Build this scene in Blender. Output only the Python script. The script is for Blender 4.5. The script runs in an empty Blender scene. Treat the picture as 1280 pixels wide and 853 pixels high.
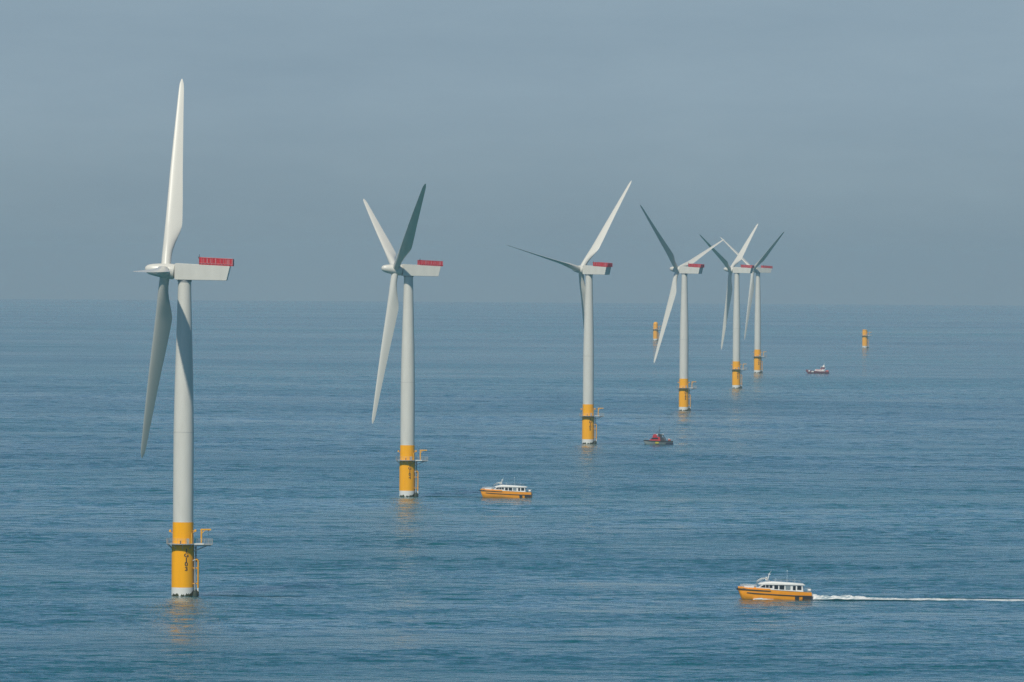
import bpy, bmesh, math, random
import numpy as np
from mathutils import Vector, Matrix
random.seed(7)
R = math.radians
PI = math.pi
RE = 7.4e6            # effective earth radius (with refraction)
CAM_H = 82.0
SC = bpy.context.scene
COL = SC.collection

# ------------------------------------------------------------------ materials
def new_mat(name):
    m = bpy.data.materials.new(name); m.use_nodes = True
    nt = m.node_tree; nt.nodes.clear()
    out = nt.nodes.new('ShaderNodeOutputMaterial')
    bs = nt.nodes.new('ShaderNodeBsdfPrincipled')
    nt.links.new(bs.outputs[0], out.inputs['Surface'])
    return m, nt, bs, out

def N(nt, t, **kw):
    n = nt.nodes.new(t)
    for k, v in kw.items():
        setattr(n, k, v)
    return n

def noise(nt, vec, scale, detail=3.0, rough=0.55, dist=0.0):
    n = N(nt, 'ShaderNodeTexNoise')
    n.inputs['Scale'].default_value = scale
    n.inputs['Detail'].default_value = detail
    n.inputs['Roughness'].default_value = rough
    n.inputs['Distortion'].default_value = dist
    nt.links.new(vec, n.inputs['Vector'])
    return n.outputs['Fac']

def mapping(nt, scale=(1, 1, 1), coord='Object'):
    tc = N(nt, 'ShaderNodeTexCoord'); mp = N(nt, 'ShaderNodeMapping')
    mp.inputs['Scale'].default_value = scale
    nt.links.new(tc.outputs[coord], mp.inputs['Vector'])
    return mp.outputs['Vector']

def ramp(nt, fac, stops):
    r = N(nt, 'ShaderNodeValToRGB')
    el = r.color_ramp.elements
    while len(el) < len(stops):
        el.new(0.5)
    for e, (p, c) in zip(el, stops):
        e.position = p; e.color = (c[0], c[1], c[2], 1) if len(c) == 3 else c
    nt.links.new(fac, r.inputs['Fac'])
    return r.outputs['Color']

def mathn(nt, op, a, b=None, c=None):
    n = N(nt, 'ShaderNodeMath', operation=op)
    for i, v in enumerate((a, b, c)):
        if v is None: continue
        if isinstance(v, (int, float)): n.inputs[i].default_value = v
        else: nt.links.new(v, n.inputs[i])
    return n.outputs[0]

def mixc(nt, fac, a, b):
    n = N(nt, 'ShaderNodeMix', data_type='RGBA')
    for i, v in ((0, fac), (6, a), (7, b)):
        if isinstance(v, (int, float)): n.inputs[i].default_value = v
        elif isinstance(v, tuple): n.inputs[i].default_value = (*v, 1)
        else: nt.links.new(v, n.inputs[i])
    return n.outputs[2]

def paint(name, col, var=0.08, rough=0.4, scale=0.6, stretch=(1, 1, 0.25), metal=0.0, coat=0.0):
    """paint with slight streaky weathering"""
    m, nt, bs, out = new_mat(name)
    v = mapping(nt, stretch)
    f = noise(nt, v, scale, 5, 0.6)
    lo = tuple(c * (1 - var) for c in col); hi = tuple(min(1, c * (1 + var)) for c in col)
    nt.links.new(ramp(nt, f, [(0.3, lo), (0.7, hi)]), bs.inputs['Base Color'])
    rr = N(nt, 'ShaderNodeMapRange'); rr.inputs['To Min'].default_value = rough - 0.06; rr.inputs['To Max'].default_value = rough + 0.08
    nt.links.new(f, rr.inputs['Value']); nt.links.new(rr.outputs[0], bs.inputs['Roughness'])
    bs.inputs['Metallic'].default_value = metal
    bs.inputs['Coat Weight'].default_value = coat
    return m

M = {}
M['white'] = paint('turbine_white', (0.63, 0.62, 0.56), 0.05, 0.38, 0.5)
M['blade'] = paint('blade_white', (0.62, 0.61, 0.55), 0.03, 0.3, 0.35)
M['joint'] = paint('joint_grey', (0.50, 0.50, 0.46), 0.05, 0.45, 0.5)
M['steel'] = paint('galvanised_steel', (0.42, 0.43, 0.42), 0.2, 0.5, 3, metal=0.3)
M['dark'] = paint('dark_metal', (0.05, 0.055, 0.06), 0.2, 0.5, 3)
M['red'] = paint('red_rail_paint', (0.50, 0.022, 0.035), 0.15, 0.45, 2)
M['pink'] = paint('faded_red_bars', (0.55, 0.20, 0.21), 0.15, 0.5, 2)
M['black'] = paint('black_rubber', (0.02, 0.02, 0.022), 0.2, 0.6, 3)
M['crane'] = paint('crane_yellow', (0.85, 0.40, 0.01), 0.1, 0.45, 2)
M['boat_yellow'] = paint('boat_yellow', (0.92, 0.34, 0.003), 0.06, 0.3, 0.8, coat=0.3)
M['boat_white'] = paint('boat_white', (0.80, 0.79, 0.75), 0.04, 0.3, 0.8, coat=0.2)
M['boat_deck'] = paint('boat_deck_grey', (0.34, 0.34, 0.33), 0.1, 0.6, 2)
M['boat_red'] = paint('boat_red', (0.52, 0.03, 0.04), 0.1, 0.35, 1)
M['boat_grey'] = paint('boat_grey', (0.24, 0.28, 0.27), 0.1, 0.4, 1)
M['navy'] = paint('navy_paint', (0.02, 0.03, 0.06), 0.1, 0.4, 1)
M['maroon'] = paint('maroon_paint', (0.20, 0.07, 0.09), 0.1, 0.4, 1)
M['orange'] = paint('orange_float', (0.75, 0.12, 0.05), 0.05, 0.5, 1)
M['lime'] = paint('yellow_patch', (0.5, 0.45, 0.05), 0.05, 0.5, 1)

def make_glass():
    m, nt, bs, out = new_mat('tinted_window_glass')
    bs.inputs['Base Color'].default_value = (0.012, 0.018, 0.025, 1)
    bs.inputs['Roughness'].default_value = 0.08
    bs.inputs['IOR'].default_value = 1.5
    return m
M['glass'] = make_glass()
M['glass_reflecting'] = paint('painted_reflection_glass', (0.22, 0.27, 0.29), 0.1, 0.15, 1)  # window pane with its reflection painted in as a paler base colour

def pile_mat(name, col, white_top, growth, seed):
    """yellow pile: white splash band and a ragged line of marine growth at the waterline"""
    m, nt, bs, out = new_mat(name)
    tc = N(nt, 'ShaderNodeTexCoord'); sep = N(nt, 'ShaderNodeSeparateXYZ')
    nt.links.new(tc.outputs['Object'], sep.inputs[0]); z = sep.outputs['Z']
    v = mapping(nt, (1, 1, 0.12))
    f = noise(nt, v, 0.9, 5, 0.6)
    yel = ramp(nt, f, [(0.25, tuple(c * 0.9 for c in col)), (0.75, tuple(min(1, c * 1.07) for c in col))])
    # faint rust runs
    v3 = mapping(nt, (3.0, 3.0, 0.15)); f3 = noise(nt, v3, 1.3, 4, 0.7)
    rust = mathn(nt, 'MULTIPLY', mathn(nt, 'SMOOTH_MAX', mathn(nt, 'SUBTRACT', f3, 0.62), 0.0, 0.02), 1.6)
    yel = mixc(nt, rust, yel, (0.30, 0.12, 0.03))
    w = mathn(nt, 'LESS_THAN', z, white_top)
    col1 = mixc(nt, w, yel, (0.72, 0.71, 0.66))
    v2 = mapping(nt, (1, 1, 0.02))
    g = noise(nt, v2, 0.55, 3, 0.6)
    g2 = noise(nt, mapping(nt, (1, 1, 0.2)), 2.4, 3, 0.6)
    lim = mathn(nt, 'MULTIPLY_ADD', mathn(nt, 'SUBTRACT', g, 0.5), 4.2, growth)
    lim = mathn(nt, 'MULTIPLY_ADD', mathn(nt, 'SUBTRACT', g2, 0.5), 0.8, lim)
    gm = mathn(nt, 'LESS_THAN', z, lim)
    gc = ramp(nt, g2, [(0.35, (0.018, 0.026, 0.012)), (0.7, (0.07, 0.075, 0.03))])
    col2 = mixc(nt, gm, col1, gc)
    nt.links.new(col2, bs.inputs['Base Color'])
    bs.inputs['Roughness'].default_value = 0.45; bs.inputs['Specular IOR Level'].default_value = 0.12
    return m
M['pile'] = pile_mat('pile_yellow', (0.98, 0.425, 0.001), 2.1, 0.6, 1)
M['tube'] = pile_mat('landing_tube_yellow', (0.76, 0.36, 0.02), 2.0, 1.3, 3)

def make_foam():
    m, nt, bs, out = new_mat('white_foam')
    f = noise(nt, mapping(nt, (0.35, 1, 1)), 1.1, 5, 0.65)
    nt.links.new(ramp(nt, f, [(0.38, (0.16, 0.28, 0.33)), (0.56, (0.76, 0.77, 0.75))]), bs.inputs['Base Color'])
    bs.inputs['Roughness'].default_value = 0.9
    return m
M['foam'] = make_foam()

def make_sea():
    m, nt, bs, out = new_mat('sea_water')
    tc = N(nt, 'ShaderNodeTexCoord')
    P = tc.outputs['Object']
    def mp(sx, sy, rot=0.0):
        n = N(nt, 'ShaderNodeMapping')
        n.inputs['Scale'].default_value = (sx, sy, 0.0)
        n.inputs['Rotation'].default_value = (0, 0, rot)
        nt.links.new(P, n.inputs['Vector']); return n.outputs['Vector']
    # water body colour: silty green in places (real patches in the water)
    patch = noise(nt, mp(0.00035, 0.0006, 0.1), 1.0, 4, 0.55)
    body = ramp(nt, patch, [(0.35, SEA_A), (0.65, SEA_B)])
    nt.links.new(body, bs.inputs['Base Color'])
    bs.inputs['IOR'].default_value = 1.333
    bs.subsurface_method = 'BURLEY'
    bs.inputs['Subsurface Weight'].default_value = 1.0
    bs.inputs['Subsurface Radius'].default_value = (3, 8, 9); bs.inputs['Subsurface Scale'].default_value = 3.0
    # wind patches: ripples are rougher in some stretches, smoother in others
    gust = noise(nt, mp(0.0016, 0.0016, 0.2), 1.0, 5, 0.6)
    gust2 = noise(nt, mp(0.010, 0.012), 1.0, 4, 0.6)
    g = mathn(nt, 'ADD', mathn(nt, 'MULTIPLY', gust, 0.6), mathn(nt, 'MULTIPLY', gust2, 0.4))
    mr = N(nt, 'ShaderNodeMapRange'); mr.inputs['From Min'].default_value = 0.35; mr.inputs['From Max'].default_value = 0.65
    mr.inputs['To Min'].default_value = SEA_R0; mr.inputs['To Max'].default_value = SEA_R1
    nt.links.new(g, mr.inputs['Value']); nt.links.new(mr.outputs[0], bs.inputs['Roughness'])
    # waves: swell, chop and ripples
    w1 = noise(nt, mp(0.030, 0.045, 0.25), 1.0, 2, 0.5)
    w2 = noise(nt, mp(0.14, 0.07, -0.1), 1.0, 3, 0.6)
    w3 = noise(nt, mp(0.75, 0.20, 0.04), 1.0, 3, 0.65)
    hsum = mathn(nt, 'ADD', mathn(nt, 'MULTIPLY', w1, W1), mathn(nt, 'MULTIPLY', w2, W2))
    hsum = mathn(nt, 'ADD', hsum, mathn(nt, 'MULTIPLY', w3, W3))
    w4 = noise(nt, mp(2.4, 0.55, 0.1), 1.0, 2, 0.6)
    hsum = mathn(nt, 'ADD', hsum, mathn(nt, 'MULTIPLY', w4, W4))
    hsum = mathn(nt, 'MULTIPLY', hsum, mathn(nt, 'MULTIPLY_ADD', g, 3.2, -0.55))
    b = N(nt, 'ShaderNodeBump'); b.inputs['Strength'].default_value = 1.0; b.inputs['Distance'].default_value = 1.0
    nt.links.new(hsum, b.inputs['Height']); nt.links.new(b.outputs[0], bs.inputs['Normal'])
    return m
SEA_A = (0.001, 0.084, 0.114); SEA_B = (0.003, 0.126, 0.134)
SEA_R0, SEA_R1 = 0.035, 0.19
W1, W2, W3, W4 = 2.6, 2.0, 0.5, 0.3
WAVE_SLOPE = 0.0115
M['sea'] = make_sea()

# ------------------------------------------------------------------ mesh helpers
class MB:
    def __init__(s): s.bm = bmesh.new()
    def box(s, x0, x1, y0, y1, z0, z1):
        v = [s.bm.verts.new((x, y, z)) for x in (x0, x1) for y in (y0, y1) for z in (z0, z1)]
        for f in ((0, 1, 3, 2), (4, 6, 7, 5), (0, 4, 5, 1), (2, 3, 7, 6), (0, 2, 6, 4), (1, 5, 7, 3)):
            s.bm.faces.new([v[i] for i in f])
        return s
    def hexa(s, pts):
        """8 corners: bottom 4 then top 4, same order"""
        v = [s.bm.verts.new(p) for p in pts]
        for f in ((0, 3, 2, 1), (4, 5, 6, 7), (0, 1, 5, 4), (1, 2, 6, 5), (2, 3, 7, 6), (3, 0, 4, 7)):
            s.bm.faces.new([v[i] for i in f])
        return s
    def tube(s, pts, r, seg=8, caps=True):
        pts = [Vector(p) for p in pts]
        rings = []
        for i, p in enumerate(pts):
            if i == 0: d = pts[1] - pts[0]
            elif i == len(pts) - 1: d = pts[-1] - pts[-2]
            else: d = (pts[i + 1] - pts[i]).normalized() + (pts[i] - pts[i - 1]).normalized()
            d.normalize()
            a = Vector((0, 0, 1)) if abs(d.z) < 0.9 else Vector((1, 0, 0))
            u = d.cross(a).normalized(); w = d.cross(u)
            rr = r[i] if isinstance(r, (list, tuple)) else r
            rings.append([s.bm.verts.new(p + rr * (math.cos(2 * PI * k / seg) * u + math.sin(2 * PI * k / seg) * w)) for k in range(seg)])
        for a, b in zip(rings, rings[1:]):
            for k in range(seg):
                s.bm.faces.new((a[k], a[(k + 1) % seg], b[(k + 1) % seg], b[k]))
        if caps:
            s.bm.faces.new(rings[0][::-1]); s.bm.faces.new(rings[-1])
        return s
    def lathe(s, prof, seg=48, cx=0, cy=0, axis='z', caps=True):
        """prof: (radius, height) list"""
        rings = []
        for r, h in prof:
            ring = []
            if r < 1e-5:
                ring = [s.bm.verts.new((cx, cy, h) if axis == 'z' else (h, cx, cy))]
            else:
                for k in range(seg):
                    a = 2 * PI * k / seg
                    p = (cx + r * math.cos(a), cy + r * math.sin(a), h) if axis == 'z' else (h, cx + r * math.cos(a), cy + r * math.sin(a))
                    ring.append(s.bm.verts.new(p))
            rings.append(ring)
        for a, b in zip(rings, rings[1:]):
            if len(a) == 1 and len(b) == 1: continue
            for k in range(seg):
                k2 = (k + 1) % seg
                if len(a) == 1: s.bm.faces.new((a[0], b[k2], b[k]))
                elif len(b) == 1: s.bm.faces.new((a[k], a[k2], b[0]))
                else: s.bm.faces.new((a[k], a[k2], b[k2], b[k]))
        if caps:
            if len(rings[0]) > 1: s.bm.faces.new(rings[0][::-1])
            if len(rings[-1]) > 1: s.bm.faces.new(rings[-1])
        return s
    def loft(s, rings, caps=True, closed=True):
        vr = [[s.bm.verts.new(p) for p in r] for r in rings]
        n = len(vr[0])
        for a, b in zip(vr, vr[1:]):
            for k in range(n if closed else n - 1):
                k2 = (k + 1) % n
                try: s.bm.faces.new((a[k], a[k2], b[k2], b[k]))
                except ValueError: pass
        if caps and closed:
            s.bm.faces.new(vr[0][::-1]); s.bm.faces.new(vr[-1])
        return s
    def prism(s, poly, y0, y1):
        """polygon in the xz plane, extruded along y"""
        a = [s.bm.verts.new((x, y0, z)) for x, z in poly]; b = [s.bm.verts.new((x, y1, z)) for x, z in poly]
        s.bm.faces.new(a); s.bm.faces.new(b[::-1])
        n = len(poly)
        for k in range(n): s.bm.faces.new((a[k], b[k], b[(k + 1) % n], a[(k + 1) % n]))
        return s
    def sphere(s, c, r, sz=1.0, seg=16):
        prof = [(r * math.sin(PI * i / 10), c[2] - r * sz * math.cos(PI * i / 10)) for i in range(11)]
        prof[0] = (0, prof[0][1]); prof[-1] = (0, prof[-1][1])
        return s.lathe(prof, seg, c[0], c[1])
    def build_each(s, name, mat, parent=None, **kw):
        '''one object per connected piece'''
        s.bm.verts.index_update(); left = set(s.bm.verts); out = []
        while left:
            st = [left.pop()]; isl = []
            while st:
                v = st.pop(); isl.append(v)
                for e in v.link_edges:
                    w = e.other_vert(v)
                    if w in left: left.discard(w); st.append(w)
            m = MB(); mp = {v: m.bm.verts.new(v.co) for v in isl}
            fs = {f for v in isl for f in v.link_faces}
            for f in fs: m.bm.faces.new([mp[v] for v in f.verts])
            out.append(m.build(name, mat, parent, **kw))
        s.bm.free(); return out
    def build(s, name, mat, parent=None, smooth=False, bevel=0.0, angle=35):
        bm = s.bm
        bmesh.ops.remove_doubles(bm, verts=bm.verts, dist=1e-5)
        bmesh.ops.recalc_face_normals(bm, faces=bm.faces)
        if bevel > 0:
            es = [e for e in bm.edges if len(e.link_faces) == 2 and e.calc_face_angle(0) > R(30)]
            bmesh.ops.bevel(bm, geom=es, offset=bevel, segments=2, affect='EDGES', clamp_overlap=True)
        if smooth:
            for f in bm.faces: f.smooth = True
            for e in bm.edges:
                if len(e.link_faces) == 2 and e.calc_face_angle(0) > R(angle): e.smooth = False
        me = bpy.data.meshes.new(name); bm.to_mesh(me); bm.free()
        me.materials.append(M[mat] if isinstance(mat, str) else mat)
        o = bpy.data.objects.new(name, me); COL.objects.link(o)
        if parent: o.parent = parent
        return o

def empty(name, label, cat, group=None):
    o = bpy.data.objects.new(name, None); COL.objects.link(o)
    o.empty_display_size = 2
    o['label'] = label; o['category'] = cat
    if group: o['group'] = group
    return o

def copy_tree(o, parent=None):
    c = o.copy(); COL.objects.link(c); c.parent = parent
    for ch in [x for x in ALLCH.get(o.name, [])]:
        copy_tree(bpy.data.objects[ch], c)
    return c
ALLCH = {}
def index_children():
    ALLCH.clear()
    for o in bpy.data.objects:
        if o.parent: ALLCH.setdefault(o.parent.name, []).append(o.name)

def sea_z(x, y): return -(x * x + y * y) / (2 * RE)

# ------------------------------------------------------------------ sea
def wave_height(x, y):
    """sum of many short wave trains, stronger and weaker in patches"""
    rs = np.random.RandomState(5)
    h = np.zeros_like(x)
    n = 64
    for i in range(n):
        lam = 2.6 * (34 / 2.6) ** (i / (n - 1)) * rs.uniform(.92, 1.08)
        th = R(-70) + rs.normal(0, R(38))            # travelling roughly towards the camera and to the right
        k = 2 * PI / lam
        a = WAVE_SLOPE * lam / (2 * PI) * (1.25 if lam < 7 else (9 / lam) ** .9)
        h += a * np.sin(k * (x * math.cos(th) + y * math.sin(th)) + rs.uniform(0, 2 * PI))
    g = np.zeros_like(x)
    for i in range(26):
        lam = 35 * (420 / 35) ** (i / 25) * rs.uniform(.9, 1.1); th = rs.uniform(0, PI); k = 2 * PI / lam
        g += np.sin(k * (x * math.cos(th) + y * math.sin(th)) + rs.uniform(0, 2 * PI))
    g /= math.sqrt(13.0)
    return h * np.clip(1.0 + .38 * g, .2, 2.0)

def build_sea():
    seg = 240; step = 2 * PI / seg
    radii = [0.0]; r = 60.0
    while r < 37000:
        radii.append(r); r *= 1.035
    i0 = min(i for i, q in enumerate(radii) if q > 1450); i1 = min(i for i, q in enumerate(radii) if q > 6600)
    nf = 3                                            # the fan with modelled waves: 3 segments either side of +Y
    co = [(0, 0, 0)]; quads = []
    idx = lambda i, k: 1 + (i - 1) * seg + (k % seg)
    for rr in radii[1:]:
        for k in range(seg):
            a = step * k
            co.append((rr * math.sin(a), rr * math.cos(a), -rr * rr / (2 * RE)))
    tris = [(0, idx(1, k + 1), idx(1, k)) for k in range(seg)]
    for i in range(1, len(radii) - 1):
        for k in range(seg):
            kk = k if k < seg // 2 else k - seg
            if i0 <= i < i1 and -nf <= kk < nf: continue
            quads.append((idx(i, k), idx(i, k + 1), idx(i + 1, k + 1), idx(i + 1, k)))
    co = np.array(co, np.float64)
    # fine fan
    nc = 2 * nf * 84
    rs_ = [radii[i0]]
    while rs_[-1] < radii[i1]: rs_.append(rs_[-1] + 0.9 * (rs_[-1] / 1700) ** 1.3)
    rs_ = np.array(rs_); rs_ = radii[i0] + (rs_ - radii[i0]) * (radii[i1] - radii[i0]) / (rs_[-1] - radii[i0])
    an = np.linspace(-nf * step, nf * step, nc + 1)
    RR, AA = np.meshgrid(rs_, an, indexing='ij')
    X = RR * np.sin(AA); Y = RR * np.cos(AA); Z = -RR * RR / (2 * RE)
    fade = np.clip((nf * step - np.abs(AA)) / R(.35), 0, 1) * np.clip((RR - rs_[0]) / 60, 0, 1) * np.clip((rs_[-1] - RR) / 500, 0, 1)
    Z = Z + wave_height(X, Y) * fade
    for row, rr in ((0, rs_[0]), (-1, rs_[-1])):      # butt exactly on the straight edges of the coarse ring
        base = np.floor(an / step + 1e-9); t = an / step - base
        a0 = base * step; a1 = a0 + step
        X[row] = rr * (np.sin(a0) * (1 - t) + np.sin(a1) * t); Y[row] = rr * (np.cos(a0) * (1 - t) + np.cos(a1) * t)
    nr = len(rs_); off = len(co)
    fine = np.stack([X.ravel(), Y.ravel(), Z.ravel()], 1)
    ii, kk = np.meshgrid(np.arange(nr - 1), np.arange(nc), indexing='ij')
    b = off + (ii * (nc + 1) + kk).ravel()
    fq = np.stack([b, b + 1, b + nc + 2, b + nc + 1], 1)
    # faces wound so that normals point up
    q = np.concatenate([np.array(quads), fq])
    allco = np.concatenate([co, fine]).astype(np.float32)
    tr = np.array(tris)
    me = bpy.data.meshes.new('sea')
    nl = q.size + tr.size
    me.vertices.add(len(allco)); me.vertices.foreach_set('co', allco.ravel())
    me.loops.add(nl); me.loops.foreach_set('vertex_index', np.concatenate([tr.ravel(), q.ravel()]).astype(np.int32))
    me.polygons.add(len(tr) + len(q))
    ls = np.concatenate([np.arange(len(tr)) * 3, len(tr) * 3 + np.arange(len(q)) * 4]).astype(np.int32)
    me.polygons.foreach_set('loop_start', ls)
    me.polygons.foreach_set('use_smooth', np.ones(len(ls), bool))
    me.update(calc_edges=True); me.validate()
    me.materials.append(M['sea'])
    o = bpy.data.objects.new('sea', me); COL.objects.link(o); o['kind'] = 'structure'
    return o
build_sea()

# ------------------------------------------------------------------ foundation parts
def foundation_parts(root, marking=True):
    f = MB()
    f.lathe([(2.75, -6), (2.75, 0), (2.75, 4), (2.75, 8), (2.75, 12.35), (2.58, 12.6), (2.56, 15), (2.54, 17.82), (2.53, 17.98), (2.4, 18.0)], 64)
    f.build('transition_piece', 'pile', root, smooth=True, angle=7)
    # platform: ring deck, laydown deck to the right, kick plates and brackets
    d = MB()
    seg = 40
    ro, ri = 4.1, 2.6
    top = 12.82; bot = 12.62
    ring = []
    for k in range(seg):
        a = 2 * PI * k / seg
        ring.append([(ri * math.cos(a), ri * math.sin(a), bot), (ro * math.cos(a), ro * math.sin(a), bot), (ro * math.cos(a), ro * math.sin(a), top), (ri * math.cos(a), ri * math.sin(a), top)])
    ring.append(ring[0])
    d.loft(ring, caps=False)
    plat = d.build('platform', 'steel', root)
    e = MB(); e.box(3.3, 7.3, -2.9, 1.2, 12.585, 12.80); e.build('laydown_deck', 'steel', plat, bevel=0.02)
    kb = MB(); kb.box(2.9, 5.2, -3.0, -2.91, 12.62, 12.92); kb.build('kick_plate', 'boat_white', plat)
    br = MB()
    for k in range(10):
        a = 2 * PI * (k + .5) / 10
        c, s = math.cos(a), math.sin(a)
        br.tube([(2.7 * c, 2.7 * s, 11.5), (3.9 * c, 3.9 * s, 12.6)], 0.09, 6)
    br.tube([(2.6, -1.6, 10.9), (6.4, -2.2, 12.55)], 0.13, 6); br.tube([(2.7, 0.4, 10.9), (6.4, 0.6, 12.55)], 0.13, 6)
    br.box(3.0, 6.9, -2.3, -2.1, 12.3, 12.58); br.box(3.0, 6.9, 0.5, 0.7, 12.3, 12.58)
    br.build_each('support_bracket', 'steel', plat)
    # railing round the ring and the laydown deck
    rl = MB()
    path = []
    for k in range(21):
        a = R(22) + (2 * PI - R(72)) * k / 20
        path.append((4.02 * math.cos(a), 4.02 * math.sin(a)))
    path2 = [(3.4, -2.85), (4.4, -2.85), (5.4, -2.85), (6.4, -2.85), (7.22, -2.85), (7.22, -1.5), (7.22, -.1), (7.22, 1.12), (6.2, 1.12), (5.1, 1.12), (4.0, 1.12)]
    for pth in (path, path2):
        for (x, y) in pth: rl.tube([(x, y, top - .02), (x, y, top + 1.15)], 0.028, 5)
        for zz in (0.38, 0.76, 1.15):
            rl.tube([(x, y, top + zz) for x, y in pth], 0.02 if zz < 1 else 0.032, 5)
    # denser gate sections at the deck ends
    for k in range(9): rl.tube([(5.9 + k * .16, -2.85, top), (5.9 + k * .16, -2.85, top + 1.1)], 0.025, 4)
    for k in range(7): 
        a = PI - .35 + k * .12
        rl.tube([(4.02 * math.cos(a), 4.02 * math.sin(a), top), (4.02 * math.cos(a), 4.02 * math.sin(a), top + 1.1)], 0.025, 4)
    rl.build('railing', 'steel', plat)
    # davit crane
    c = MB()
    c.tube([(4.55, -2.0, top), (4.55, -2.0, 16.25)], 0.2, 10)
    c.box(4.34, 6.9, -2.15, -1.85, 16.12, 16.46)
    c.tube([(4.6, -2, 15.3), (5.5, -2, 16.2)], 0.1, 6)
    cr = c.build('davit_crane', 'crane', root, smooth=True)
    h = MB(); h.box(6.1, 6.45, -2.12, -1.88, 15.85, 16.14); h.tube([(6.3, -2, 15.9), (6.3, -2, 15.0)], 0.03, 5); h.sphere((6.3, -2, 14.95), .12)
    h.build('hoist', 'dark', cr)
    # equipment on deck
    q = MB(); q.box(1.0, 1.6, -3.75, -3.3, top + .005, 14.1); q.build('equipment_cabinet', 'steel', root, bevel=.03)
    q = MB(); q.tube([(2.2, -3.3, top), (2.2, -3.3, 15.3), (2.45, -3.2, 15.9), (2.9, -3.1, 15.9)], .13, 8); q.build('hose_post', 'crane', root, smooth=True)
    q = MB(); q.box(-.62, -.38, -3.6, -3.3, top + .005, 13.55); q.build('junction_box', 'dark', root)
    # lamps each side
    for (a0, hh) in ((PI + .1, 15.7), (-.25, 15.8)):
        q = MB(); ca, sa = math.cos(a0), math.sin(a0)
        q.tube([(2.5 * ca, 2.5 * sa, hh - .4), (3.15 * ca, 3.15 * sa, hh)], .06, 6)
        q.lathe([(0.0, hh - .12), (.28, hh - .12), (.3, hh + .1), (.22, hh + .42), (0, hh + .46)], 10, 3.15 * ca, 3.15 * sa)
        q.build('marker_lamp', 'crane' , root, smooth=True)
    # boat landing
    b = MB()
    for yy in (-1.15, 0.55):
        b.tube([(2.75, yy, 8.7), (3.45, yy, 8.95), (3.75, yy, 8.6), (3.75, yy, 1.0), (3.75, yy, -4)], 0.2, 10)
        b.tube([(2.5, yy, 6.8), (3.75, yy, 6.8)], 0.15, 8)
        b.tube([(2.5, yy, 3.0), (3.75, yy, 3.0)], 0.15, 8)
    b.build('boat_landing', 'tube', root, smooth=True)
    l = MB()
    for yy in (-.62, -.12): l.tube([(3.15, yy, 12.6), (3.15, yy, -3)], 0.05, 5)
    k = -2.5
    while k < 12.5:
        l.tube([(3.15, -.62, k), (3.15, -.12, k)], 0.025, 4); k += .3
    l.build('ladder', 'steel', root)
    l = MB(); l.tube([(3.02, -1.7, 9.0), (3.02, -1.7, -4)], .12, 8); l.tube([(2.5, -1.7, 8.6), (3.05, -1.7, 9.0)], .12, 8)
    l.build('cable_tube', 'steel', root, smooth=True)
    l = MB(); l.tube([(3.2, -.9, 12.55), (3.2, -.9, 8.9)], .16, 8); l.box(2.95, 3.5, -1.2, -.6, 8.3, 9.2)
    l.build('safety_cage', 'dark', root)
    g = MB()
    for yy, rr, hh in ((-1.6, .62, 1.5), (-.5, .7, 1.7), (.6, .55, 1.2)):
        g.lathe([(rr, -3), (rr * 1.05, -.2), (rr * .95, hh * .5), (rr * .6, hh * .85), (0, hh)], 10, 3.1, yy)
    g.build('marine_growth', GROWTH, root, smooth=True)
    if marking:
        me = marking_mesh()
        o = bpy.data.objects.new('marking', me); COL.objects.link(o); o.parent = root

def make_growth():
    m, nt, bs, out = new_mat('dark_marine_growth')
    f = noise(nt, mapping(nt), 2.0, 5, .7)
    nt.links.new(ramp(nt, f, [(0.35, (0.012, 0.022, 0.02)), (0.7, (0.05, 0.07, 0.04))]), bs.inputs['Base Color'])
    bs.inputs['Roughness'].default_value = .8
    return m
GROWTH = make_growth()

def marking_mesh(last='3'):
    """the identification letters, stacked, wrapped on the pile"""
    bm = bmesh.new()
    ang0 = R(-90 + 20)
    for ch, zc in (('I', 11.1), ('G', 10.0), ('J', 8.9), ('0', 7.8), (last, 6.65)):
        cu = bpy.data.curves.new('letter', 'FONT'); cu.body = ch; cu.size = 1.36; cu.offset = 0.045
        cu.align_x = 'CENTER'; cu.extrude = 0.008; cu.resolution_u = 3
        tmp = bpy.data.objects.new('letter', cu); COL.objects.link(tmp)
        bpy.context.view_layer.update()
        me = bpy.data.meshes.new_from_object(tmp.evaluated_get(bpy.context.evaluated_depsgraph_get()))
        base = len(bm.verts)
        bm.from_mesh(me); bm.verts.ensure_lookup_table()
        for v in bm.verts[base:]:
            x, y, z = v.co
            a = ang0 + x * 1.22 / 2.76; rr = 2.765 + z
            v.co = (rr * math.cos(a), rr * math.sin(a), zc - .47 + y)
        bpy.data.objects.remove(tmp); bpy.data.curves.remove(cu); bpy.data.meshes.remove(me)
    me = bpy.data.meshes.new('marking'); bm.to_mesh(me); bm.free(); me.materials.append(M['black'])
    return me

# ------------------------------------------------------------------ turbine
HUB_Z = 79.3; OVER = 4.7; TILT = 0.1; CONE = 0.058; L = 54.5
def rotor_matrix(yaw, az):
    a0 = Vector((-math.cos(yaw), math.sin(yaw), 0))
    loc = a0 * OVER + Vector((0, 0, HUB_Z))
    return Matrix.Translation(loc) @ Matrix.Rotation(-yaw, 4, 'Z') @ Matrix.Rotation(TILT, 4, 'Y') @ Matrix.Rotation(az, 4, 'X')

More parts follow.
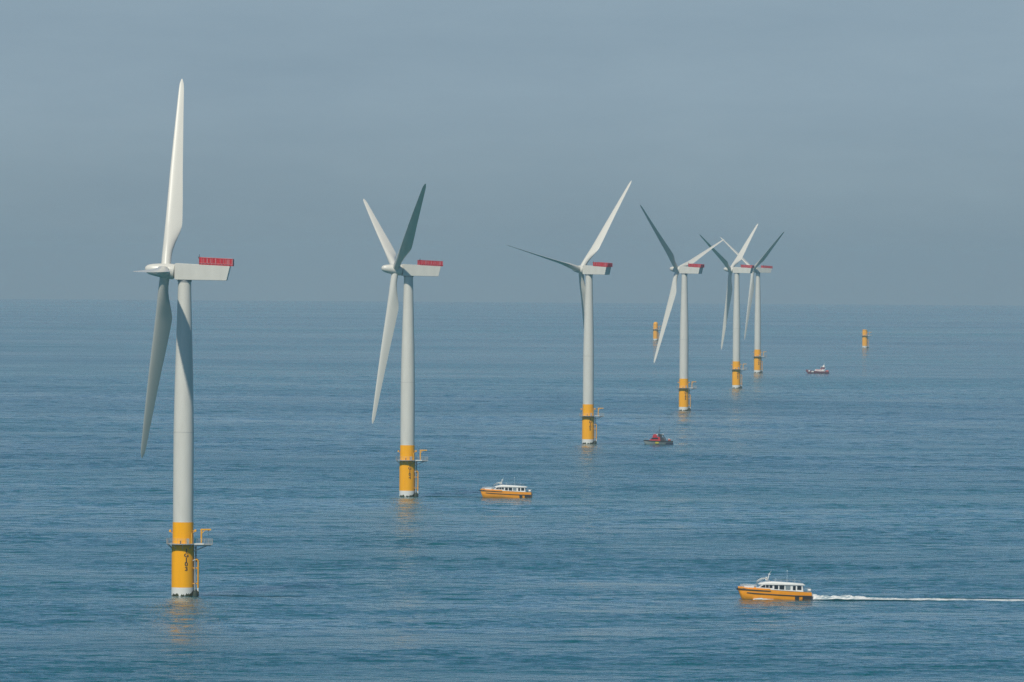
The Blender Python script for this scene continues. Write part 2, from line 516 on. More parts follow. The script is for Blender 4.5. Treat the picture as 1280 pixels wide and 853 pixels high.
def airfoil(n=14):
    """closed unit section: x from 0 (leading) to 1 (trailing), y half thickness"""
    up = []
    for i in range(n + 1):
        t = i / n; x = 0.5 * (1 - math.cos(PI * t))
        y = 5 * (0.2969 * math.sqrt(x) - 0.126 * x - 0.3516 * x * x + 0.2843 * x ** 3 - 0.1036 * x ** 4)
        up.append((x, y))
    pts = [(x, y) for x, y in up] + [(x, -y * 0.75) for x, y in up[-2:0:-1]]
    return pts
AF = airfoil()
def blade_mesh():
    st = [  # radius, leading edge, trailing edge, thickness ratio, roundness
        (1.2, -1.2, 1.2, 1, 1), (2.6, -1.2, 1.2, 1, 1), (4.5, -1.2, 1.22, .97, .95), (6.0, -1.17, 1.4, .85, .8), (8.0, -1.12, 1.85, .66, .5),
        (9.7, -1.08, 2.35, .52, .25), (11.5, -1.05, 2.85, .43, .08), (12.8, -1.03, 3.1, .38, 0), (13.8, -1.02, 3.12, .35, 0), (16, -1.0, 3.02, .31, 0), (20.6, -.97, 2.75, .27, 0),
        (28, -.93, 2.2, .24, 0), (35.3, -.82, 1.75, .21, 0), (42.5, -.68, 1.3, .19, 0), (48, -.56, .98, .18, 0), (51.5, -.48, .78, .18, 0), (53.0, -.40, .62, .18, 0), (53.7, -.25, .45, .18, 0), (54.5, -.05, .2, .18, 0)]
    rings = []
    n = len(AF)
    for r, le, te, tc, rd in st:
        ch = te - le; ring = []
        tw = R(10) * max(0, 1 - r / 45) ** 1.5 - R(2)
        for i, (x, y) in enumerate(AF):
            ax = le + ch * x; ay = ch * tc * y
            # circular section
            ph = PI * (i / (n / 2)) if i <= n / 2 else PI * (i / (n / 2))
            cx = (le + te) / 2 - ch / 2 * math.cos(ph); cy = ch / 2 * math.sin(ph)
            X = ax * (1 - rd) + cx * rd; Y = ay * (1 - rd) + cy * rd
            ring.append((X * math.cos(tw) - Y * math.sin(tw), X * math.sin(tw) + Y * math.cos(tw), r))
        rings.append(ring)
    return MB().loft(rings)

def make_turbine():
    root = empty('wind_turbine', 'x', 'wind turbine', 'wind turbines standing in a row in the sea')
    foundation_parts(root)
    t = MB()
    t.lathe([(2.45, 17.99), (2.515, 18.0), (2.515, 18.12), (2.50, 18.16), (2.49, 40.0), (2.24, 52.8), (1.9, 65), (1.88, 65.1), (1.62, 75.0), (1.62, 77.15)], 64)
    tw = t.build('tower', 'white', root, smooth=True, angle=7)
    for zz, rr_ in ((40.0, 2.515),):
        q = MB(); q.lathe([(rr_ - .1, zz - .07), (rr_, zz - .07), (rr_, zz + .07), (rr_ - .1, zz + .07)], 64, caps=False); q.build('joint_ring', 'joint', tw, smooth=True)
    na = MB()
    w = 1.9
    prof = [(-2.35, 77.35), (-2.1, 77.15), (10.35, 77.0), (11.2, 80.45), (11.15, 80.6), (-2.0, 81.22), (-2.35, 81.0)]
    def shrink(k, y):
        cx, cz = 4.4, 79.1
        return [(cx + (x - cx) * k, y, cz + (z - cz) * k) for x, z in prof]
    na.loft([shrink(1, -w), shrink(1, w)])
    nac = na.build('nacelle', 'white', root, bevel=.13)
    # yaw ring under the nacelle
    y = MB(); y.lathe([(1.75, 76.7), (1.75, 77.1)], 40); y.build('yaw_ring', 'steel', nac, smooth=True)
    # hoisting platform on the nacelle roof
    b = MB()
    def rz(x): return 81.15 - (x + 2) * 0.0465
    xs0, xs1 = 3.7, 11.85
    b.hexa([(xs0, -1.85, rz(xs0) + .03), (xs1, -1.85, rz(xs1) + .03), (xs1, 1.85, rz(xs1) + .03), (xs0, 1.85, rz(xs0) + .03),
            (xs0, -1.85, rz(xs0) + .28), (xs1, -1.85, rz(xs1) + .28), (xs1, 1.85, rz(xs1) + .28), (xs0, 1.85, rz(xs0) + .28)])
    bk = b.build('hoist_platform', 'red', nac)
    rr = MB(); Hh = 1.75
    per = []
    for yy in (-1.88, 1.88):
        for zz in (.45, Hh): 
            rr.tube([(xs0, yy, rz(xs0) + zz), (xs1, yy, rz(xs1) + zz)], .09, 6)
        x = xs0
        i = 0
        while x <= xs1 + .01:
            rr.tube([(x, yy, rz(x) + .1), (x, yy, rz(x) + Hh + (.02))], .085, 5); x += 8.15 / 10
        # infill sheets between the posts with gaps
        x = xs0 + .1
        k = 0
        while x < xs1 - .5:
            rr.box(x, x + .5, yy - .02, yy + .02, rz(x) + .35, rz(x) + Hh - .05); x += 8.15 / 10
    for xx in (xs0, xs1):
        for zz in (.45, .9, 1.3, Hh): rr.tube([(xx, -1.88, rz(xx) + zz), (xx, 1.88, rz(xx) + zz)], .08, 6)
        rr.box(xx - .02, xx + .02, -1.8, 1.8, rz(xx) + .3, rz(xx) + Hh - .1)
    rr.build('rail_cage', 'red', bk)
    pk = MB()
    for yy in (-1.94, 1.94):
        x = xs0 + .62
        while x < xs1 - .1:
            if random.random() < .8: pk.box(x, x + random.choice((.08, .12, .2)), yy - .02, yy + .02, rz(x) + .4, rz(x) + Hh - .12)
            x += 8.15 / 10 * random.choice((.5, .5, 1))
    pk.build_each('rail_bar', 'pink', bk)
    ms = MB(); ms.tube([(xs0, -1.7, rz(xs0) + 1.7), (xs0, -1.7, rz(xs0) + 2.5)], .06, 6); ms.box(xs0 - .25, xs0 + .2, -1.8, -1.6, rz(xs0) + 1.5, rz(xs0) + 1.95)
    ms.build('wind_sensor', 'dark', bk)
    # rotor hub with spinner
    h = MB()
    h.lathe([(1.55, 2.25), (1.85, 2.1), (1.9, 1.6), (1.88, .5), (1.78, -.6), (1.62, -1.9), (1.42, -3.1), (1.18, -4.05), (.88, -4.65), (.5, -4.97), (0, -5.08)], 40, axis='x')
    hub = h.build('rotor_hub', 'blade', root, smooth=True)
    c = MB(); c.lathe([(1.45, 2.22), (1.45, 2.75)], 32, axis='x'); c.build('shaft_collar', 'dark', nac, smooth=True).matrix_local = rotor_matrix(0, 0)
    bm0 = blade_mesh().build('blade', 'blade', hub, smooth=True, angle=60)
    bm0.matrix_local = Matrix.Rotation(-CONE, 4, 'Y')
    for k in (1, 2):
        b2 = bm0.copy(); COL.objects.link(b2); b2.parent = hub
        b2.matrix_local = Matrix.Rotation(k * 2 * PI / 3, 4, 'X') @ Matrix.Rotation(-CONE, 4, 'Y')
    rc = MB()
    for k in range(3):
        pass
    return root

proto = make_turbine()
index_children()
TURB = [  # x, y, nacelle yaw, rotor azimuth, label
    (-80.0, 2147.9, 2.3, 90.5, 'nearest white wind turbine at far left, one blade pointing straight up'),
    (-36.3, 3074.4, -13.7, 57.1, 'second white wind turbine from the left, beside the stopped yellow boat'),
    (34.9, 4005.0, 38.2, 78.5, 'white wind turbine with one blade pointing left and one up right'),
    (96.8, 4949.7, 33.2, 48.4, 'fourth white wind turbine from the left, one dark blade raised to the left'),
    (150.3, 5891.5, 25.5, 64.8, 'white wind turbine left in the close far pair, bright blade up right'),
    (189.2, 6778.5, -29.6, 57.5, 'farthest white wind turbine, right in the close pair, dark blade up right'),
]
for i, (x, y, yaw, az, lab) in enumerate(TURB):
    o = proto if i == 0 else copy_tree(proto)
    o.location = (x, y, sea_z(x, y))
    # keep the working platform facing the same way as in the row
    o['label'] = lab
    for ch in [c for c in bpy.data.objects if c.parent == o]:
        nm = ch.name.split('.')[0]
        if nm == 'nacelle': ch.matrix_local = Matrix.Rotation(-R(yaw), 4, 'Z')
        if nm == 'marking' and i: ch.data = marking_mesh(str(3 + i))
        if nm == 'rotor_hub': ch.matrix_local = rotor_matrix(R(yaw), R(az))

# bare foundations far off
def make_bare():
    root = empty('turbine_foundation', 'x', 'turbine foundation', 'bare yellow turbine foundations near the horizon')
    foundation_parts(root, marking=False)
    return root
fb = make_bare(); index_children()
fb.location = (363.9, 9076.0, sea_z(363.9, 9076.0))
fb['label'] = 'bare yellow pile with flat top, no tower, standing alone at far right near horizon'
fa = copy_tree(fb); fa.location = (161.1, 9881.0, sea_z(161.1, 9881.0)); fa.rotation_euler = (0, 0, R(-8))
fa['label'] = 'bare yellow pile with domed top, no tower, behind the fourth turbine blade tip'
c = MB(); c.lathe([(2.62, 18.02), (2.62, 18.9), (0, 19.0)], 40); c.build('cover', 'pile', fb, smooth=True)
c = MB(); c.lathe([(2.62, 18.02), (2.6, 18.8), (2.35, 19.8), (1.6, 20.6), (.8, 20.95), (0, 21.05)], 40); c.build('cover', 'pile', fa, smooth=True)

# ------------------------------------------------------------------ yellow catamaran crew boats (bow towards -x)
def hull_rings(st, nside=6):
    """st: (x, half beam at deck, half beam at waterline, deck z, keel z, centre y)"""
    rings = []
    for x, bd, bw, zd, zk, cy in st:
        rings.append([(x, cy - bd, zd), (x, cy - bd * .98, zd * .6), (x, cy - bw, 0.35), (x, cy - bw * .8, -.3), (x, cy, zk), (x, cy + bw * .8, -.3), (x, cy + bw, 0.35), (x, cy + bd * .98, zd * .6), (x, cy + bd, zd)])
    return rings
def make_crew_boat():
    root = empty('crew_boat', 'x', 'boat', 'yellow crew transfer boats')
    h = MB()
    Yc = 2.15
    for s in (-1, 1):
        rings = []
        for x, b, zd, zk, dx in ((0.55, .12, 2.72, 1.9, 0), (0.9, .38, 2.72, .9, 0), (1.35, .58, 2.70, .0, 0), (2.2, .78, 2.66, -.5, 0), (4, .95, 2.58, -.7, 0), (8.2, 1.0, 2.34, -.7, 0), (13, 1.0, 2.02, -.7, 0), (18.35, .98, 1.86, -.6, 0)):
            cy = s * Yc
            zm = zk + (zd - zk) * .45
            rings.append([(x, cy - b, zd), (x + .02, cy - b * .96, zm + .25), (x + .05, cy - b * .8, zk + (zd - zk) * .22), (x + .08, cy, zk), (x + .05, cy + b * .8, zk + (zd - zk) * .22), (x + .02, cy + b * .96, zm + .25), (x, cy + b, zd)])
        h.loft(rings)
    # bridge deck between the two hulls
    h.hexa([(1.6, -1.6, 1.2), (18.2, -1.6, .9), (18.2, 1.6, .9), (1.6, 1.6, 1.2), (1.3, -1.6, 2.66), (18.2, -1.6, 1.83), (18.2, 1.6, 1.83), (1.3, 1.6, 2.66)])
    hull = h.build('hull', 'boat_yellow', root, smooth=True, angle=40)
    bw = MB()   # raised bulwark, forward half
    for s in (-1, 1):
        y = s * 3.13
        bw.hexa([(.6, y - .04 + (-s) * .55, 2.70), (8.2, y - .04, 2.30), (8.2, y + .04, 2.30), (.6, y + .04 + (-s) * .55, 2.70),
                 (.5, y - .04 + (-s) * .55, 2.93), (8.2, y - .04, 2.62), (8.2, y + .04, 2.62), (.5, y + .04 + (-s) * .55, 2.93)])
    bw.build_each('bulwark', 'boat_yellow', hull)
    rb = MB()
    for s in (-1, 1):
        y = s * 3.19
        rb.tube([(.35, s * 2.35, 2.42), (1.3, s * 2.85, 2.40), (2.4, s * 3.06, 2.34), (4.2, y, 2.26), (8.3, y, 2.05)], .125, 6)
        rb.tube([(2.5, s * 3.0, 1.62), (4.2, y, 1.48), (9, y, 1.22), (14.2, y, 1.02), (18.4, y, .98)], .12, 6)
    rb.box(.2, .5, -2.6, 2.6, 2.15, 2.6)
    rb.build_each('rub_rail', 'black', root)
    for s in (-1, 1):
        for x0, x1 in ((14.25, 15.25), (16.1, 18.36)):
            q = MB(); q.box(x0, x1, s * 3.16 - .09, s * 3.16 + .09, .1, .97); q.build('side_fender', 'black', root, bevel=.03)
    dk = MB(); dk.hexa([(1.3, -3.0, 2.68), (18.3, -3.0, 1.87), (18.3, 3.0, 1.87), (1.3, 3.0, 2.68), (1.3, -2.6, 2.72), (18.3, -3.0, 1.90), (18.3, 3.0, 1.90), (1.3, 2.6, 2.72)])
    dk.build('deck', 'boat_deck', root)
    # cabin
    W = 2.35
    cb = MB(); cb.prism([(4.9, 2.56), (5.15, 2.85), (6.2, 3.62), (16.1, 3.58), (16.35, 1.95)], -W, W)
    cab = cb.build('cabin', 'boat_white', root, bevel=.03)
    rf = MB()
    rings = []
    for x, zb, zt, wd in ((5.35, 3.62, 3.68, 2.15), (5.9, 3.6, 3.98, 2.3), (7.5, 3.6, 4.28, 2.5), (8.6, 3.59, 4.34, 2.55), (13, 3.57, 4.14, 2.55), (16.3, 3.55, 3.92, 2.5), (16.75, 3.56, 3.66, 2.45)):
        rings.append([(x, -wd, zb), (x, -wd, zb + (zt - zb) * .55), (x, -wd * .86, zt), (x, wd * .86, zt), (x, wd, zb + (zt - zb) * .55), (x, wd, zb)])
    rf.loft(rings); roof = rf.build('roof', 'boat_white', root, smooth=True, angle=30)
    for s in (-1, 1):
        def win(poly, mat='glass'):
            q = MB(); q.prism(poly, s * (W + .015) - .02, s * (W + .015) + .02); q.build('window', mat, cab)
        win([(5.75, 2.95), (6.55, 3.5), (7.0, 3.5), (7.0, 2.85)])
        win([(7.15, 2.85), (7.15, 3.5), (7.85, 3.5), (7.85, 2.82)])
        win([(8.0, 2.8), (8.0, 3.5), (8.75, 3.5), (8.75, 2.78)])
        win([(9.2, 2.55), (9.2, 3.5), (10.15, 3.5), (10.15, 2.5)])
        win([(10.45, 2.48), (10.45, 3.5), (11.65, 3.5), (11.65, 2.42)])
        win([(11.95, 2.42), (11.95, 3.48), (13.15, 3.48), (13.15, 2.38)], 'glass_reflecting')
        win([(13.75, 2.35), (13.75, 3.4), (14.45, 3.4), (14.45, 2.32)])
        win([(14.8, 2.45), (14.8, 3.4), (15.85, 3.4), (15.85, 2.4)])
    ws = MB()
    for y0, y1 in ((-2.1, -.75), (-.65, .65), (.75, 2.1)):
        ws.hexa([(5.22, y0, 2.92), (5.32, y0, 2.88), (5.32, y1, 2.88), (5.22, y1, 2.92), (6.02, y0, 3.52), (6.12, y0, 3.48), (6.12, y1, 3.48), (6.02, y1, 3.52)])
    ws.build_each('windscreen', 'glass', cab)
    # rails
    r1 = MB()
    for s in (-1, 1):
        p = [(.9, s * 2.2, 2.75), (1.15, s * 2.35, 3.45), (2.4, s * 2.8, 3.5), (3.8, s * 3.0, 3.42), (4.8, s * 3.0, 3.3)]
        r1.tube(p, .045, 6)
        r1.tube([(1.0, s * 2.3, 3.1), (2.4, s * 2.8, 3.12), (4.8, s * 3.0, 3.0)], .03, 5)
        for x, yy in ((1.8, 2.6), (2.8, 2.88), (3.8, 3.0), (4.8, 3.0)): r1.tube([(x, s * yy, 2.6), (x, s * yy, 3.42)], .035, 5)
    r1.box(2.0, 4.3, -1.0, 1.0, 2.72, 3.2)
    r1.build('bow_rail', 'boat_white', root)
    r2 = MB()
    for s in (-1, 1):
        r2.tube([(4.9, s * 1.9, 3.4), (5.2, s * 1.95, 4.35), (6.2, s * 2.0, 5.0), (7.3, s * 2.0, 5.1), (8.4, s * 2.0, 4.25)], .085, 6)
        r2.tube([(5.9, s * 2.0, 4.3), (6.8, s * 2.0, 5.05)], .04, 5); r2.tube([(7.3, s * 2, 5.1), (7.3, s * 2, 4.4)], .04, 5)
        for x in (9.5, 11, 12.5, 14, 15.5): r2.tube([(x, s * 2.1, 4.0), (x, s * 2.1, 4.75)], .025, 4)
        r2.tube([(9.0, s * 2.1, 4.75), (15.5, s * 2.1, 4.65)], .02, 4)
    r2.tube([(6.2, -2, 5.0), (6.2, 2, 5.0)], .05, 6)
    r2.build('roof_rail', 'steel', roof)
    r3 = MB()
    for s in (-1, 1):
        for x in (16.7, 17.5, 18.2): r3.tube([(x, s * 2.95, 1.88), (x, s * 2.95, 2.75)], .03, 5)
        r3.tube([(16.6, s * 2.95, 2.75), (18.2, s * 2.95, 2.72)], .035, 5)
    r3.tube([(18.2, -2.95, 2.72), (18.2, 2.95, 2.72)], .035, 5)
    r3.build('stern_rail', 'steel', root)
    m = MB(); m.tube([(7.6, 0, 4.4), (8.0, 0, 6.1), (8.5, 0, 6.9)], [.14, .1, .05], 8); m.tube([(8.0, 0, 5.9), (8.0, -1, 5.9)], .05, 6)
    m.box(7.75, 8.35, -.3, .3, 6.0, 6.12)
    mast = m.build('mast', 'boat_white', root)
    m = MB(); m.box(7.2, 7.5, -1.0, 1.0, 5.2, 5.4); m.lathe([(0, 4.55), (.32, 4.6), (.36, 4.9), (.2, 5.15), (0, 5.2)], 12, 7.4, -.6); m.build('radar', 'boat_white', mast)
    for x, y, zt in ((12.35, -1.2, 7.0), (9.6, -1.6, 5.2), (14.4, 1.2, 5.0)):
        q = MB(); q.tube([(x, y, 3.95), (x, y, zt)], .018, 5); q.sphere((x, y, zt), .11 if zt > 6 else .05, 1, 8); q.build('aerial', 'boat_white', roof)
    q = MB()
    q.tube([(17.4, -2.2, 2.35), (18.1, -2.2, 2.35)], .36, 12); q.build('life_raft', 'boat_white', root, smooth=True)
    q = MB(); q.box(16.0, 16.36, -.5, .5, 1.97, 3.4); q.build('cabin_door', 'glass', cab)
    return root
crew = make_crew_boat(); index_children()
def put_boat(o, x, y, length, heading, trim=0.0, z=0.0):
    """(x,y) amidships"""
    m = Matrix.Translation((x, y, sea_z(x, y) + z)) @ Matrix.Rotation(heading, 4, 'Z') @ Matrix.Rotation(trim, 4, 'Y') @ Matrix.Translation((-length / 2, 0, 0))
    o.matrix_world = m
crew['label'] = 'yellow and white crew boat under way at lower right, trailing a white wake'
put_boat(crew, 64.4, 2152.5, 18.4, R(1.5), R(0.6), -0.05)
crew2 = copy_tree(crew)
crew2['label'] = 'yellow and white crew boat lying still beside the second turbine, no wake behind it'
put_boat(crew2, -1.9, 3073.0, 18.4, R(-4))

# ------------------------------------------------------------------ small red cabin boat
def simple_hull(st):
    h = MB(); rings = []
    for x, b, zd, zk in st:
        rings.append([(x, -b, zd), (x, -b * .95, zd * .45 + zk * .1), (x, -b * .7, -.15 if zk < -.15 else zk), (x, 0, zk), (x, b * .7, -.15 if zk < -.15 else zk), (x, b * .95, zd * .45 + zk * .1), (x, b, zd)])
    return h.loft(rings)
def make_pilot():
    root = empty('pilot_boat', 'small boat with red cabin and grey hull, moving slowly near the third turbine', 'boat')
    simple_hull([(0, .1, 1.95, 1.3), (.5, .6, 1.9, .3), (1.4, 1.2, 1.8, -.3), (3.2, 1.8, 1.65, -.6), (7, 2.1, 1.5, -.6), (13.2, 1.95, 1.45, -.5)]).build('hull', 'boat_grey', root, smooth=True)
    rb = MB()
    for s in (-1, 1): rb.tube([(-.1, s * .15, 1.85), (.5, s * .7, 1.85), (1.4, s * 1.3, 1.75), (3.2, s * 1.9, 1.6), (7, s * 2.2, 1.45), (13.2, s * 2.05, 1.38)], .2, 8)
    rb.build_each('rub_rail', 'black', root)
    q = MB()
    for s in (-1, 1): q.box(9.8, 13.1, s * 2.0 - .1, s * 2.0 + .1, .05, .75)
    q.build_each('side_fender', 'navy', root)
    q = MB()
    for s in (-1, 1): q.box(5.0, 6.6, s * 2.07 - .06, s * 2.07 + .06, .4, 1.15)
    q.build_each('hull_patch', 'lime', root)
    c = MB(); c.prism([(2.2, 1.5), (2.9, 2.3), (4.0, 3.3), (7.1, 3.4), (7.4, 1.45)], -1.35, 1.35); cab = c.build('cabin', 'boat_red', root, bevel=.04)
    for s in (-1, 1):
        q = MB(); q.prism([(3.1, 2.35), (3.75, 3.05), (6.4, 3.05), (6.4, 2.35)], s * 1.37 - .02, s * 1.37 + .02); q.build('window', 'glass', cab)
    q = MB(); q.hexa([(2.85, -1.2, 2.32), (2.95, -1.2, 2.28), (2.95, 1.2, 2.28), (2.85, 1.2, 2.32), (3.75, -1.2, 3.12), (3.85, -1.2, 3.08), (3.85, 1.2, 3.08), (3.75, 1.2, 3.12)]); q.build_each('windscreen', 'glass', cab)
    u = MB(); u.prism([(3.9, 3.35), (4.3, 4.5), (5.6, 4.7), (6.2, 3.4)], -.9, .9); u.build('upper_helm', 'boat_red', cab, bevel=.1)
    q = MB(); q.sphere((5.95, -.4, 4.35), .33); q.build('radar_dome', 'boat_white', cab, smooth=True)
    a = MB()
    for s in (-.9, .9):
        a.tube([(6.6, s, 4.7), (8.6, s, 4.4), (10.2, s, 1.6)], .14, 8); a.tube([(6.8, s, 3.3), (6.6, s, 4.7)], .12, 8); a.tube([(7.4, s, 4.6), (8.0, s, 1.6)], .12, 8)
    a.box(6.4, 8.7, -1.0, 1.0, 4.35, 4.55); a.box(6.9, 8.2, -.9, .9, 3.0, 4.3); a.prism([(7.4, 1.5), (7.4, 3.0), (8.8, 3.2), (9.9, 1.5)], -.8, .8)
    fr = a.build('mast_frame', 'dark', root)
    q = MB(); q.tube([(7.1, 0, 4.5), (7.1, 0, 8.6)], [.1, .035], 6); q.tube([(6.3, 0, 4.6), (7.1, 0, 6.2)], .07, 5); q.tube([(7.1, -.8, 6.6), (7.1, .8, 6.6)], .05, 5); q.box(6.7, 7.5, -.1, .1, 6.3, 6.5)
    q.tube([(5.6, .5, 4.6), (6.3, .5, 6.3)], .05, 5)
    q.build('mast', 'dark', fr)
    q = MB(); q.box(8.3, 8.9, -.5, .1, 4.5, 4.8); q.build('searchlight', 'boat_white', fr)
    q = MB(); q.sphere((11.4, -1.2, 2.1), .5); q.sphere((11.9, .9, 1.95), .4); q.build_each('fender_ball', 'orange', root, smooth=True)
    q = MB(); q.sphere((11.35, -1.3, 2.45), .28); q.build('float_cap', 'boat_white', root, smooth=True)
    r = MB()
    for s in (-1, 1):
        r.tube([(.2, s * .4, 1.9), (.4, s * .5, 2.7), (2.2, s * 1.4, 2.5)], .035, 5); r.tube([(9.5, s * 1.9, 2.4), (13.0, s * 1.85, 2.3)], .035, 5)
        for x in (10, 11.5, 13): r.tube([(x, s * 1.87, 1.45), (x, s * 1.87, 2.35)], .03, 5)
    r.build('rail', 'steel', root)
    return root
pil = make_pilot(); put_boat(pil, 66.9, 4003.0, 13.2, R(3))

def make_tug():
    root = empty('work_boat', 'tiny maroon and white work boat far off, right of the last turbine', 'boat')
    simple_hull([(0, .1, 3.0, 1.8), (.8, .9, 2.9, .6), (2.2, 1.8, 2.6, -.4), (5, 2.5, 2.1, -.8), (10, 2.7, 1.7, -.8), (17.9, 2.4, 1.6, -.6)]).build('hull', 'maroon', root, smooth=True)
    q = MB()
    for s in (-1, 1):
        q.box(1.8, 3.2, s * 1.95 - .35, s * 1.95 + .35, 1.5, 2.3); q.box(4.2, 6.0, s * 2.5 - .1, s * 2.5 + .1, 1.0, 1.8)
    q.build_each('hull_stripe', 'boat_white', root)
    c = MB(); c.prism([(6.6, 1.7), (7.2, 3.2), (13.4, 3.3), (14.6, 1.6)], -1.9, 1.9); cab = c.build('deckhouse', 'boat_white', root, bevel=.05)
    q = MB()
    for s in (-1, 1):
        q.box(7.6, 12.4, s * 1.92 - .03, s * 1.92 + .03, 2.55, 2.95)
    q.build_each('red_stripe', 'boat_red', cab)
    b = MB(); b.prism([(11.0, 3.3), (11.7, 4.9), (14.3, 4.9), (14.6, 3.3)], -1.5, 1.5); br = b.build('bridge', 'maroon', root, bevel=.05)
    q = MB(); q.box(10.9, 15.2, -1.7, 1.7, 4.92, 5.1); q.build('bridge_roof', 'boat_white', br)
    q = MB(); q.prism([(12.6, 5.1), (13.6, 6.6), (14.4, 6.7), (14.2, 5.1)], -.5, .5); q.tube([(13.9, 0, 6.6), (14.3, 0, 8.0)], .08, 5); q.build('mast', 'boat_white', br)
    q = MB(); q.prism([(12.6, 1.7), (13.0, 1.7), (15.4, 3.9), (15.0, 3.9)], -2.0, -1.95); q.build('boarding_brace', 'boat_white', root)
    q = MB(); q.box(15.2, 17.4, -1.6, 1.6, 1.62, 2.3); q.build('deck_gear', 'orange', root, bevel=.1)
    return root
tug = make_tug(); put_boat(tug, 235.1, 6768.0, 17.9, R(0))

# ------------------------------------------------------------------ wakes
def ribbon(name, x0, x1, y0, wfn, hfn, step=0.6, ny=14, drift=0.0, seed=0):
    """foamy water: a low rough ridge of churned white water on the sea"""
    rnd = random.Random(seed)
    from mathutils import noise as mn
    bm = bmesh.new(); prev = None
    x = x0
    while x <= x1:
        t = (x - x0) / (x1 - x0)
        w = wfn(t) * (1 + .7 * mn.noise(Vector((x * .12, seed, 0)))); hh = hfn(t) * (1 + 1.0 * mn.noise(Vector((x * .15, seed, 7))))
        yc = y0 + drift * (x - x0) + (2.2 * mn.noise(Vector((x * .045, seed, 3))) if name == 'boat_wake' else 0) * min(1, t * 4)
        ring = []
        for k in range(ny + 1):
            s = k / ny * 2 - 1
            y = yc + s * w / 2
            prof = (1 - s * s) * (0.75 + .5 * mn.noise(Vector((x * .9, y * 1.3, seed + .5))) + .35 * mn.noise(Vector((x * 2.3, y * 2.6, seed))))
            z = sea_z(x, y) + hh * max(prof, 0) + (0.03 if abs(s) < .99 else -.08)
            ring.append(bm.verts.new((x, y, z)))
        if prev:
            for k in range(ny): bm.faces.new((prev[k], ring[k], ring[k + 1], prev[k + 1]))
        prev = ring; x += step
    bmesh.ops.recalc_face_normals(bm, faces=bm.faces)
    me = bpy.data.meshes.new(name); bm.to_mesh(me); bm.free(); me.materials.append(M['foam'])
    for p in me.polygons: p.use_smooth = True
    o = bpy.data.objects.new(name, me); COL.objects.link(o); o['kind'] = 'structure'
    return o
ribbon('boat_wake', 73.5, 150, 2152.8, lambda t: 5.5 + 3 * t, lambda t: 1.15 * math.exp(-t * 7) + .30 * (1 - t * .6), .45, 16, 0.012, 2)
ribbon('bow_wave', 59.3, 64.5, 2149.0, lambda t: 1.6, lambda t: .28 * math.sin(PI * min(1, t * 1.3 + .05)) ** .5 if t < .73 else .1, .2, 8, -0.03, 5)
ribbon('faint_wake', 73.8, 84, 4003.5, lambda t: 2.5 * (1 - t * .6), lambda t: .14 * (1 - t), .6, 8, 0.01, 9)

def tide_ripple(x0, x1, y0, h, seed):
    '''a low steep wavelet trailing from a pile in the tide'''
    from mathutils import noise as mn
    bm = bmesh.new(); prev = None; n = int((x1 - x0) / .5)
    for i in range(n + 1):
        t = i / n; x = x0 + (x1 - x0) * t
        a = h * math.sin(PI * min(1, t * 4 + .12) / 2) * (1 - t) ** .6 * (.65 + .9 * abs(mn.noise(Vector((x * .22, seed, 1)))))
        yc = y0 + 2.5 * mn.noise(Vector((x * .06, seed, 4)))
        ring = [bm.verts.new((x, yc + dy, sea_z(x, yc) + dz * a - (.04 if dz == 0 else 0))) for dy, dz in ((-.7, 0), (-.35, .5), (0, 1), (.8, .8), (2.0, .3), (3.2, 0))]
        if prev:
            for k in range(5): bm.faces.new((prev[k], ring[k], ring[k + 1], prev[k + 1]))
        prev = ring
    bmesh.ops.recalc_face_normals(bm, faces=bm.faces)
    me = bpy.data.meshes.new('tide_ripple'); bm.to_mesh(me); bm.free(); me.materials.append(M['sea'])
    for p in me.polygons: p.use_smooth = True
    o = bpy.data.objects.new('tide_ripple', me); COL.objects.link(o); o['kind'] = 'structure'
for i, (x, y, *_r) in enumerate(TURB[:4]):
    tide_ripple(x + 3.4, x + 31 + 3 * i, y - 1, .36 if i < 2 else .26, i)
# the near boat's own low waves beside its wake
tide_ripple(70, 118, 2146.5, .4, 31); tide_ripple(96, 150, 2160, .35, 32); tide_ripple(60, 80, 2158, .3, 33)

# ------------------------------------------------------------------ haze
HAZE_D = 3.9e-5
hz = MB(); hz.box(-40000, 40000, -40000, 40000, -95.0, 136.0)
def make_haze():
    m = bpy.data.materials.new('haze_air'); m.use_nodes = True
    nt = m.node_tree; nt.nodes.clear()
    out = nt.nodes.new('ShaderNodeOutputMaterial'); pv = nt.nodes.new('ShaderNodeVolumePrincipled')
    pv.inputs['Color'].default_value = (0.82, 0.94, 1.0, 1)
    pv.inputs['Density'].default_value = HAZE_D
    pv.inputs['Anisotropy'].default_value = 0.2
    nt.links.new(pv.outputs[0], out.inputs['Volume'])
    return m
HM = make_haze()
o = hz.build('haze', HM); o['kind'] = 'stuff'

# ------------------------------------------------------------------ light
SUN_E, SUN_A = R(49.5), R(22)
sdir = Vector((-math.sin(SUN_A) * math.cos(SUN_E), -math.cos(SUN_A) * math.cos(SUN_E), math.sin(SUN_E)))
sl = bpy.data.lights.new('sun', 'SUN'); sl.energy = 3.8; sl.angle = R(1.2); sl.color = (1.0, 0.93, 0.81)
so = bpy.data.objects.new('sun', sl); COL.objects.link(so)
so.rotation_euler = sdir.to_track_quat('Z', 'Y').to_euler()

w = bpy.data.worlds.new('World'); SC.world = w; w.use_nodes = True
nt = w.node_tree; nt.nodes.clear()
out = nt.nodes.new('ShaderNodeOutputWorld'); bg = nt.nodes.new('ShaderNodeBackground')
sky = nt.nodes.new('ShaderNodeTexSky'); sky.sky_type = 'NISHITA'; sky.sun_disc = False
sky.sun_elevation = SUN_E; sky.sun_rotation = PI + SUN_A
sky.altitude = 0; sky.air_density = 1.0; sky.dust_density = 0.6; sky.ozone_density = 3.0
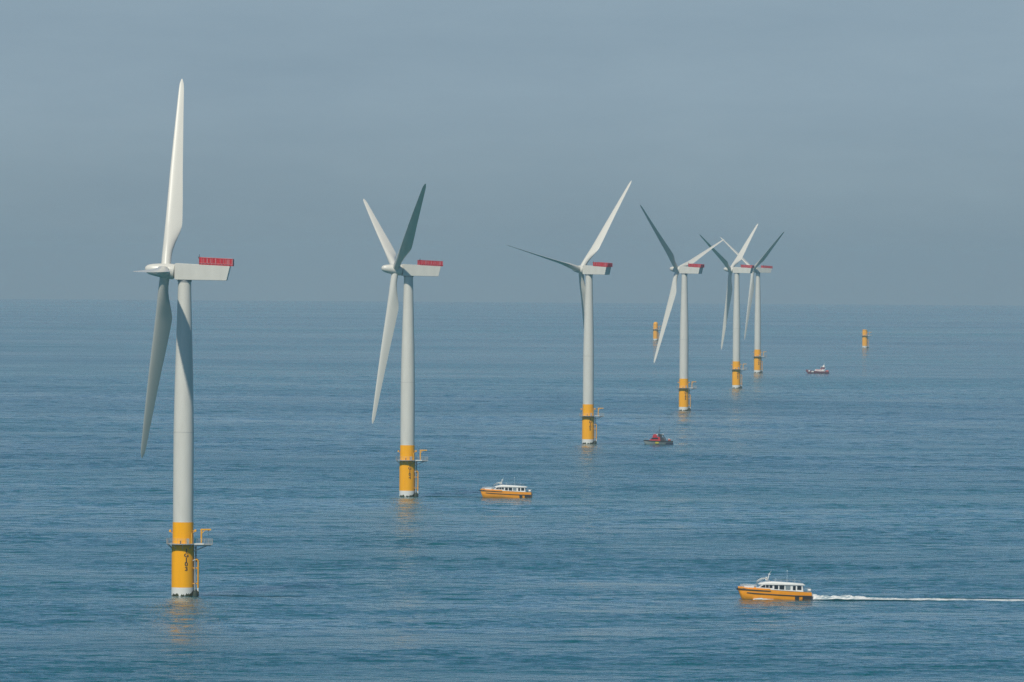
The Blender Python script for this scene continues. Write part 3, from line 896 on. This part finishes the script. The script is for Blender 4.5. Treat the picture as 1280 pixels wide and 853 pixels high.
# thin high haze: tints the horizon band and mottles it faintly
tc = nt.nodes.new('ShaderNodeTexCoord'); mp = nt.nodes.new('ShaderNodeMapping'); mp.inputs['Scale'].default_value = (13, 13, 60)
nt.links.new(tc.outputs['Generated'], mp.inputs['Vector'])
nf = noise(nt, mp.outputs['Vector'], 1.6, 5, .6)
clouds = ramp(nt, nf, [(0.3, (0.93, 0.945, 0.955)), (0.7, (1.07, 1.06, 1.045))])
mul = nt.nodes.new('ShaderNodeMix'); mul.data_type = 'RGBA'; mul.blend_type = 'MULTIPLY'; mul.inputs[0].default_value = 1
sepw = nt.nodes.new('ShaderNodeSeparateXYZ'); nt.links.new(tc.outputs['Generated'], sepw.inputs[0])
veil = ramp(nt, sepw.outputs['Z'], [(0.005, (.435, .60, .885)), (0.018, (.44, .578, .86)), (0.032, (.455, .555, .78)), (0.35, (.33, .55, .60))])
mc = nt.nodes.new('ShaderNodeMix'); mc.data_type = 'RGBA'; mc.blend_type = 'MULTIPLY'; mc.inputs[0].default_value = 1
nt.links.new(veil, mc.inputs[6]); nt.links.new(clouds, mc.inputs[7]); tint2 = mc.outputs[2]
nt.links.new(sky.outputs[0], mul.inputs[6]); nt.links.new(tint2, mul.inputs[7])
nt.links.new(mul.outputs[2], bg.inputs['Color']); bg.inputs['Strength'].default_value = 0.1
nt.links.new(bg.outputs[0], out.inputs['Surface'])

# ------------------------------------------------------------------ camera
cd = bpy.data.cameras.new('camera'); cam = bpy.data.objects.new('camera', cd); COL.objects.link(cam)
cd.sensor_width = 36; cd.lens = 36 * 11000 / 1280; cd.clip_start = 10; cd.clip_end = 120000
pitch = 0.0091168; roll = R(0.37)
fwd = Vector((0, math.cos(pitch), -math.sin(pitch))); up0 = Vector((0, math.sin(pitch), math.cos(pitch))); rt0 = Vector((1, 0, 0))
rt = rt0 * math.cos(roll) + up0 * math.sin(roll); up = up0 * math.cos(roll) - rt0 * math.sin(roll)
mm = Matrix((rt, up, -fwd)).transposed().to_4x4(); mm.translation = Vector((0, 0, CAM_H))
cam.matrix_world = mm
SC.camera = cam
SC.view_settings.view_transform = 'Standard'; SC.view_settings.look = 'None'
SC.view_settings.exposure = 0.0; SC.view_settings.gamma = 1.0
SC.view_settings.use_curve_mapping = False
SC.cycles.volume_bounces = 1
SC.cycles.max_bounces = 8
SC.cycles.use_denoising = True
SC.cycles.denoising_prefilter = 'NONE'
